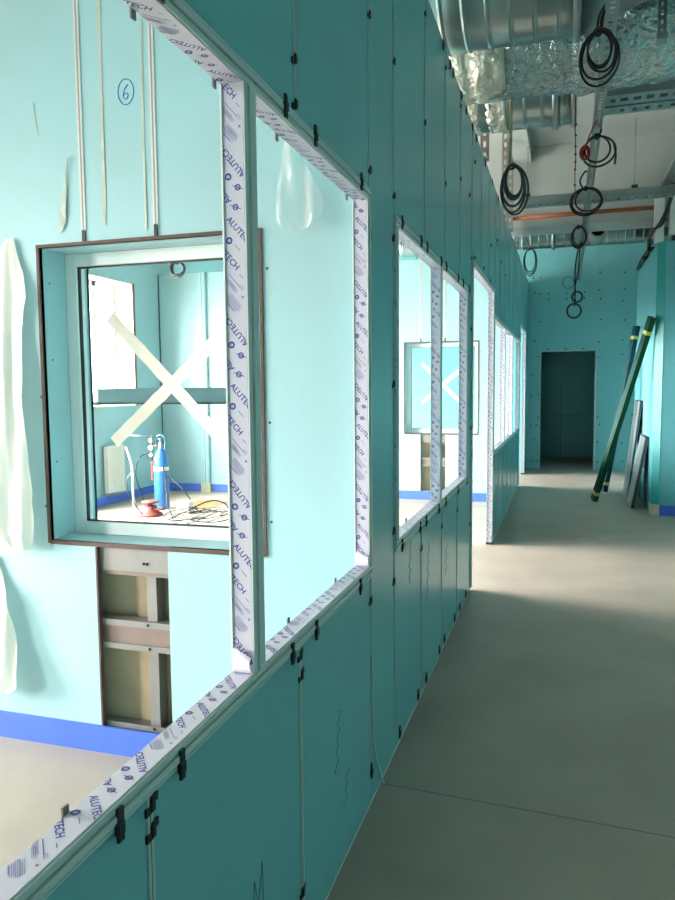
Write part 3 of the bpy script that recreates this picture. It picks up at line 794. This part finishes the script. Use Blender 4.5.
# studs rising from the partition top to the slab
for i, (y, lb) in enumerate(((6.24,'perforated stud above the partition just behind the slim ribbed duct'),(8.35,'perforated stud above the partition near the hung grey tray'),(9.12,'perforated stud above the partition below the orange pipe end'),(10.35,'perforated stud above the partition nearest the end wall'))):
    t = thing('perforated_stud', lb, 'stud', (-.66,y,ZT), 'studs above the partition')
    b = MB(); perforated(b, (-.655,y,ZT), (0,0,1), (1,0,0), (0,1,0), ZC-ZT, .07, .003, .09, .05, .03); b.build('channel', STUD, t)
# pipes near the end
o = MB().tube([(-.62,9.17,3.47),(.92,9.17,3.48)], .024, 14).build('orange_pipe', COPPER)
tag(o, 'orange brown pipe crossing in front of the concrete beam', 'pipe')
t = thing('drain_pipe', 'round grey pipe stub pointing at the camera beside the hanging strut', 'pipe', (.36,10,3.33))
MB().lathe([(.085,0),(.095,0),(.095,.6),(.085,.6)], (.36,9.9,3.43), 'Y', 24, cap=False).build('pipe', ALU, t)
MB().lathe([(.083,.0),(.082,.02)], (.36,10.2,3.43), 'Y', 20).build('plug', DARKE, t)
MB().tube([(.36,10.4,3.52),(.36,10.4,ZC)], .006, 6).build('threaded_rod', STEEL, t)
duct('spiral_duct', 'silver spiral duct crossing just before the end wall', -2.5, 1.88, 11.62, 3.73, .2, .12, SPIRAL, .006, [-.2])
o = MB().tube([(-.6,10.75,3.66),(1.88,10.75,3.66)], .085, 16).build('dark_pipe', DARKE); tag(o, 'dark lagged pipe above the silver duct at the corridor end', 'pipe')
# white boxes over the right block
o = MB().box(.93,1.03,9.11,9.22,BZ,3.63).build('white_riser', WHITEP, bevel=.006); tag(o, 'narrow white boxed riser on the corner of the teal block', 'riser')
o = MB().box(1.09,1.75,9.08,9.24,BZ+.07,3.66).build('white_unit', WHITEP, bevel=.012); tag(o, 'white casing over the teal block at the right frame edge', 'casing')
for x in (1.12,1.6): MB().box(x,x+.08,9.1,9.22,BZ,BZ+.07).build('foot', DARKE, o)
# cable bundle along the top of the block
t = thing('cable_bundle', 'bundle of grey and black cables lying along the top edge of the teal block', 'cables', (1.0,10,BZ))
for k in range(5):
    R = random.Random(k); dx = k*.018
    pts = [(BX-.03+dx,11.3,BZ+.02+.01*k),(BX-.035+dx,10.6,BZ+.03+R.uniform(0,.04)),(BX-.045+dx*.5,9.8,BZ+.035+.012*k),(BX-.082+dx*.25,9.32,BZ+.04+.02*k),(BX-.085+dx*.25,9.14,BZ+.06+.024*k),(BX-.0+dx*.3,8.99,BZ+.16+R.uniform(0,.05)),(BX+.07+dx*.3,8.98,BZ+.36),(BX+.09+dx*.5,8.74,3.625)]
    MB().tube(catmull(pts,6), .011, 7).build('cable', GCABLE if k % 2 else CABLE, t)
for y in (9.2,9.7,10.3): MB().box(BX-.05,BX+.03,y-.03,y+.03,BZ,BZ+.05).build('cable_clip', CLIP, t)

# two loose cables from the wide tray to the short tray
for k, (p, lb) in enumerate((([(.80,6.0,3.504),(.86,6.25,3.36),(.98,6.7,3.33),(1.05,7.0,3.40),(1.04,7.25,3.60)],'thin black cable sagging from the wide tray, left of the pair'),([(.86,6.0,3.504),(.93,6.25,3.40),(1.05,6.5,3.34),(1.12,6.8,3.42),(1.12,7.1,3.61)],'thin black cable sagging from the wide tray, right of the pair'))):
    o = MB().tube(catmull(p,8), .006, 6).build('loose_cable', CABLE); tag(o, lb, 'cable', 'loose cables from the wide tray')

# ------------------------------------------------------------------ hanging cable coils
def coil(label, c, rx, rz, turns, wire, lead, seed, m=CABLE, tail=None, yaw=0.):
    R = random.Random(seed); c = Vector(c)
    t = thing('cable_coil', label, 'cable coil', (c.x, c.y, c.z-rz), 'hanging cable coils')
    b = MB()
    for k in range(turns):
        k_ = 1.02-(.42 if turns > 4 else .16)*k/max(1,turns-1)*R.uniform(.8,1.1); ax, az = rx*k_*R.uniform(.92,1.04), rz*k_*R.uniform(.97,1.02); ph = R.uniform(-.12,.12); dy = R.uniform(-.02,.02); ox = R.uniform(-.1,.1)*rx
        pts = []
        for i in range(28):
            a = 2*PI*i/28
            x = ax*math.cos(a+ph); z = az*math.sin(a+ph*.5)
            pts.append((c.x+ox+x*math.cos(yaw), c.y+dy+.012*math.sin(a*2+k)+x*math.sin(yaw), c.z+(rz-az)+z))
        b.tube(pts, wire, 7, closed=True)
    b.build('coil', m, t)
    b = MB()
    for q in lead: b.tube(catmull(q,7), wire, 7)
    b.build('lead', m, t)
    if tail: MB().tube(catmull(tail,6), wire, 7).build('tail', m, t)
    b = MB().tube([(c.x-rx*.12+math.cos(a)*.018, c.y, c.z+rz*.98+math.sin(a)*.018) for a in [2*PI*i/10 for i in range(10)]], wire*.9, 6, closed=True)
    b.build('cable_tie', CLIP, t)
    return t
coil('thick black cable coil hanging nearest the camera from the overhead strut', (.135,3.95,3.085), .088, .125, 5, .0062, [[(.135,3.95,3.2),(.14,3.95,3.27),(.165,3.95,3.33)],[(.12,3.95,3.2),(.13,3.94,3.28),(.175,3.96,3.36)],[(.14,3.94,3.2),(.15,3.95,3.29),(.18,3.95,3.35)]], 1)
coil('black cable ring second along the overhead strut', (.20,5.7,3.15), .105, .105, 2, .0075, [[(.2,5.7,3.25),(.215,5.7,3.3),(.19,5.7,3.34)]], 2, tail=[(.30,5.7,3.2),(.315,5.7,3.12),(.31,5.7,3.05)])
coil('pair of wide black cable rings third along the overhead strut', (.165,7.2,3.15), .135, .12, 3, .008, [[(.13,7.2,3.26),(.10,7.2,3.34),(.15,7.2,3.42),(.187,7.2,3.36)]], 3)
coil('small black cable loop fourth along the overhead strut', (.125,9.0,3.17), .085, .12, 3, .009, [[(.13,9,3.28),(.17,9,3.32),(.187,9,3.34)]], 4)
coil('dark cable coil hanging from a pale conduit beside the partition top', (-.35,5.2,2.81), .085, .155, 7, .0075, [[(-.372,5.2,2.94),(-.374,5.2,3.0)]], 5, GCABLE)
o = MB().tube([(-.374,5.2,2.95),(-.376,5.22,3.5)], .011, 10).build('pale_conduit', MASK); tag(o, 'pale straight conduit dropping from between the ducts', 'conduit')
coil('slim grey cable coil above the far end of the partition', (-.48,10.5,3.16), .085, .18, 3, .007, [[(-.48,10.5,3.33),(-.5,10.5,3.4),(-.55,10.48,3.5)]], 6, GCABLE)
# drop cable with two small loops near the end
t = thing('drop_cable', 'long cable dropping from the strut with two small loops near the end wall', 'cable', (.1,10,2.35))
MB().tube(catmull([(.187,10,3.33),(.13,10,3.2),(.10,10,2.95),(.105,10,2.7),(.10,10,2.5)],8), .009, 7).build('cable', CABLE, t)
MB().tube(catmull([(.187,10,3.33),(.15,10,3.2),(.14,10,2.95),(.10,10,2.72),(.11,10,2.55)],8), .008, 7).build('cable', CABLE, t)
for (x, z, r, rr) in ((.13,2.615,.062,.012),(.095,2.44,.085,.012),(.02,2.80,.07,.004)):
    MB().tube([(x+r*math.cos(a), 10, z+r*1.05*math.sin(a)) for a in [2*PI*i/24 for i in range(24)]], rr, 7, closed=True).build('loop', CABLE, t)
# red tagged bundle and red marker cord
t = thing('red_cable_bundle', 'small red looped bundle tied to the overhead strut', 'cable bundle', (.11,5.5,3.03))
for k in range(3):
    MB().tube([(.105+.032*math.cos(a)*(1-.2*k), 5.5+.01*k, 3.09+.05*math.sin(a)*(1-.15*k)) for a in [2*PI*i/16 for i in range(16)]], .0055, 7, closed=True).build('loop', REDM, t)
MB().tube(catmull([(.11,5.5,3.14),(.14,5.5,3.22),(.18,5.5,3.30)],5), .005, 6).build('lead', REDM, t)
t = thing('marker_cord', 'thin red brown cord with beads hanging left of the strut', 'cord', (.038,5.3,2.77))
MB().tube(catmull([(.036,5.3,3.45),(.036,5.3,3.2),(.044,5.3,3.0),(.040,5.3,2.9),(.044,5.3,2.76)],6), .0035, 6).build('cord', REDB, t)
for z in (3.22,3.15,3.08,3.03,2.98,2.93,2.83,2.77): MB().lathe([(.002,-.008),(.008,-.004),(.008,.004),(.002,.008)], (.041,5.3,z), 'Z', 8).build('bead', REDB, t)

# ------------------------------------------------------------------ leaning things on the right
def plank(name, label, foot, top, w, th, m, edge, tapes):
    foot = Vector(foot); top = Vector(top); d = (top-foot).normalized(); L = (top-foot).length
    side = Vector((.35,-.94,0)); side = (side-d*side.dot(d)).normalized(); nr = d.cross(side).normalized()
    t = thing(name, label, 'profile', tuple(foot), 'film wrapped profiles leaning on the right block')
    c = (foot+top)/2
    nrx = nr if nr.y < 0 else -nr
    MB().obox(c, d, side, nr, L/2, w/2, th/2).build('profile', m, t, bevel=.004)
    for q in (-1,1): MB().obox(c+nr*q*(th/2+.001), d, side, nr, L/2-.03, w*.12, .0015).build('groove_lip', edge, t)
    for k in tapes: MB().obox(foot+d*L*k, d, side, nr, .022, w/2+.003, th/2+.003).build('tape_band', YTAPE, t)
    return t
plank('wrapped_profile', 'long dark green film wrapped profile leaning nearest on the right block corner', (.375,9.76,.045), (.925,9.06,2.25), .10, .06, GREEN, DBLUE, (.045,.925))
plank('wrapped_profile', 'long dark blue film wrapped profile leaning behind the green one', (.535,10.6,.045), (.90,10.62,2.27), .10, .06, DBLUE, GREEN, (.05,.93))
def board(name, label, x0, x1, y0, y1, L, th, m):
    t = thing(name, label, 'board', (x0, (y0+y1)/2, 0), 'grey boards leaning on the right block')
    d = Vector((x1-x0,0,L)).normalized(); n = Vector((-d.z,0,d.x)); c = Vector((x0,(y0+y1)/2,0))+d*L/2-n*0+Vector((0,0,.012))
    MB().obox(c, d, (0,1,0), n, L/2, (y1-y0)/2, th/2).build('panel', m, t)
    for s in (-1,1): MB().obox(c+Vector((0,s*((y1-y0)/2+.002),0)), d, (0,1,0), n, L/2, .003, th*.28).build('edge_core', DARKE, t)
    MB().obox(c+d*(L/2+.004), d, (0,1,0), n, .006, (y1-y0)/2, th*.5).build('top_edge', DARKE, t)
board('leaning_board', 'shorter grey board with dark edges leaning nearest on the right block', .80, .945, 9.42, 9.98, .86, .045, PANEL)
board('leaning_board', 'taller grey board leaning behind the shorter one', .815, .945, 10.25, 10.95, 1.27, .03, PANEL)

# ------------------------------------------------------------------ next room: gas cylinder and tools
t = thing('gas_cylinder', 'blue gas cylinder with white collar standing in the room behind the taped window', 'gas cylinder', (-4.78,8.05,0))
cx, cy = -4.78, 8.05
MB().lathe([(.07,0),(.088,.012),(.092,.03),(.092,.60),(.088,.65),(.07,.695),(.045,.725),(.035,.74),(.035,.755)], (cx,cy,0), 'Z', 28).build('body', CYL, t)
MB().lathe([(.094,.485),(.097,.49),(.097,.525),(.094,.53)], (cx,cy,0), 'Z', 28, cap=False).build('white_collar', TAPE, t)
MB().lathe([(.028,.75),(.03,.76),(.03,.80),(.018,.81),(.016,.86),(.03,.865),(.03,.88),(.004,.885)], (cx,cy,0), 'Z', 14).build('valve', STEEL, t)
b = MB()
for sgn in (-1,1): b.tube(catmull([(cx+.05*sgn,cy,.725),(cx+.062*sgn,cy,.82),(cx+.05*sgn,cy,.90),(cx,cy,.925)],6), .008, 7)
b.build('valve_guard', CYL, t)
b = MB().tube([(cx,cy,.785),(cx-.11,cy-.02,.785)], .014, 8); b.tube([(cx-.11,cy-.02,.60),(cx-.11,cy-.02,.92)], .013, 8)
rg = b.build('regulator', BRASS, t)
for z, q in ((.68,.026),(.77,.03),(.86,.024)): MB().lathe([(q,-.012),(q,.012)], (cx-.11,cy-.045,z), 'Y', 14).build('gauge', STEEL, rg)
MB().tube(catmull([(cx-.11,cy-.02,.60),(cx-.105,cy-.03,.48),(cx-.10,cy-.03,.36)],4), [.02]*4+[.016]*5, 8).build('torch_handle', REDB, t)
MB().tube([(cx-.11,cy-.02,.91),(cx-.40,cy-.10,.92)], .008, 7).build('gauge_pipe', STEEL, t)
hz = [(cx-.11,cy-.05,.70),(cx-.22,cy-.12,.66),(cx-.27,cy-.15,.45),(cx-.22,cy-.12,.2),(cx-.1,cy-.2,.03),(cx+.1,cy-.3,.012)]
MB().tube(catmull(hz,8), .008, 7).build('hose', CABLE, t)
MB().tube(catmull([(cx+.09,cy-.03,.42),(cx+.2,cy-.05,.36),(cx+.38,cy-.08,.22),(cx+.52,cy-.1,.04),(cx+.62,cy-.15,.012)],8), .008, 7).build('hose', CABLE, t)
MB().tube(catmull([(cx+.07,cy-.07,.55),(cx+.12,cy-.1,.3),(cx+.2,cy-.22,.1),(cx+.36,cy-.4,.012)],8), .008, 7).build('hose', CABLE, t)
# white stand pole
t = thing('white_pole_stand', 'thin white pole standing left of the blue gas cylinder', 'pole', (-4.72,7.35,0))
MB().tube(catmull([(-4.72,7.35,.01),(-4.74,7.35,.3),(-4.75,7.36,.6),(-4.82,7.36,.83)],5), .013, 8).build('pole', WHITEP, t)
for z in (.2,.52): MB().lathe([(.02,-.012),(.02,.012)], (-4.738,7.352,z), 'Z', 10).build('clamp', WHITEP, t)
b = MB()
for a in (0,2.1,4.2): b.tube([(-4.72,7.35,.014),(-4.72+.07*math.cos(a),7.35+.07*math.sin(a),.008)], .008, 6)
b.build('foot', WHITEP, t)
MB().tube(catmull([(-4.75,7.35,.55),(-4.80,7.33,.45),(-4.79,7.33,.3),(-4.70,7.33,.16),(-4.62,7.35,.05)],6), .007, 6).build('hose', CABLE, t)
# dusty red pump
t = thing('red_pump', 'dusty red pump with a wheel on top, at the foot of the blue cylinder', 'pump', (-4.66,7.58,0))
MB().lathe([(.14,0),(.145,.012),(.14,.03),(.10,.05),(.075,.07),(.075,.12),(.05,.125)], (-4.66,7.58,0), 'Z', 22).build('base', REDB, t)
MB().lathe([(.03,.12),(.03,.15),(.10,.155),(.105,.165),(.10,.175),(.02,.18)], (-4.66,7.58,0), 'Z', 22).build('wheel', REDB, t)
MB().tube([(-4.60,7.56,.09),(-4.47,7.55,.09)], .018, 8).build('spout', REDB, t)
# white box and cardboard
o = MB().box(-4.44,-4.28,7.80,7.96,0,.14).build('white_box', RADW, bevel=.004); tag(o, 'small white box on the floor right of the red pump', 'box')
o = MB().box(-4.66,-4.2,8.15,8.75,0,.008).build('cardboard_sheet', CARD); tag(o, 'flat brown cardboard sheet on the floor behind the blue cylinder', 'cardboard')
# cable pile
R = random.Random(5); b = MB()
for k in range(6):
    ax, ay = R.uniform(.16,.36), R.uniform(.2,.46); ox, oy = R.uniform(-.08,.1), R.uniform(-.1,.1); ph = R.uniform(0,6); lift = R.choice((0,0,0,.14,.10,.05))
    pts = [(-3.98+ox+ax*math.cos(a), 7.55+oy+ay*math.sin(a), .012+.011*k+lift*max(0,math.sin(a+ph))**2+.01*math.sin(3*a+k)) for a in [2*PI*i/30 for i in range(30)]]
    b.tube(pts, .0055, 6, closed=True)
b.tube(catmull([(-4.28,7.3,.012),(-4.1,7.4,.1),(-3.9,7.6,.2),(-3.75,7.7,.16),(-3.68,7.72,.02)],6), .008, 6)
o = b.build('cable_pile', CABLE); tag(o, 'tangled pile of black cable on the floor right of the gas cylinder', 'cables')
# radiator under the daylight window
t = thing('radiator', 'small white panel radiator on the outer wall below the daylight window', 'radiator', (XO+.06,8.26,.14))
MB().box(XO+.03,XO+.10,8.07,8.44,.16,.77).build('panel', RADW, t, bevel=.008)
b = MB()
for k in range(9): b.box(XO+.10,XO+.104,8.09+k*.038,8.11+k*.038,.2,.73)
b.build('ribs', RADW, t)
MB().tube([(XO+.01,8.13,.12),(XO+.07,8.13,.12),(XO+.07,8.42,.12)], .012, 8).build('valve_pipe', STEEL, t)
MB().box(XO,XO+.03,8.15,8.18,.3,.65).box(XO,XO+.03,8.33,8.36,.3,.65).build('bracket', STEEL, t)
# solid grey bar put in for the band across the pane, stand added
t = thing('grey_band_bar', 'long grey bar with an added stand, put in for the grey band across the taped window', 'beam', (-1.79,4.0,0))
MB().box(-2.77,-1.0,3.94,4.06,1.412,1.502).build('beam', BARG, t, bevel=.004)
MB().box(-2.80,-1.0,3.935,4.065,1.404,1.412).build('flange', DARKE, t)
MB().box(-1.81,-1.77,3.98,4.02,.02,1.404).build('post', BARG, t)
MB().box(-1.99,-1.59,3.75,4.25,0,.02).build('foot', BARG, t)
# coil hung under the slab, seen through the taped window
coil('black cable ring hanging at the top of the taped window', (-4.44,8.0,2.91), .095, .09, 3, .012, [[(-4.44,8,3.0),(-4.44,8,3.5),(-4.44,8,ZC)]], 8)

# ------------------------------------------------------------------ light: daylight through the windows
wd = bpy.data.worlds.new('world'); sc.world = wd; wd.use_nodes = True
nt = wd.node_tree; bg = nt.nodes['Background']
tc = nt.nodes.new('ShaderNodeTexCoord'); sp = nt.nodes.new('ShaderNodeSeparateXYZ'); rp = nt.nodes.new('ShaderNodeValToRGB'); mr = nt.nodes.new('ShaderNodeMapRange')
nt.links.new(tc.outputs['Generated'], sp.inputs[0]); nt.links.new(sp.outputs[2], mr.inputs[0]); mr.inputs[1].default_value = -1; mr.inputs[2].default_value = 1
nt.links.new(mr.outputs[0], rp.inputs[0]); nt.links.new(rp.outputs[0], bg.inputs['Color'])
e = rp.color_ramp.elements
e[0].position = .45; e[0].color = (.30,.27,.24,1); e[1].position = .53; e[1].color = (1.,.93,.875,1)
bg.inputs['Strength'].default_value = 101.

sc.view_settings.view_transform = 'Standard'; sc.view_settings.look = 'None'; sc.view_settings.gamma = 1.; sc.view_settings.use_curve_mapping = False
sc.view_settings.exposure = 0.
sc.cycles.use_denoising = True
sc.cycles.max_bounces = 14; sc.cycles.diffuse_bounces = 8; sc.cycles.glossy_bounces = 5; sc.cycles.transparent_max_bounces = 16
sc.cycles.sample_clamp_indirect = 8
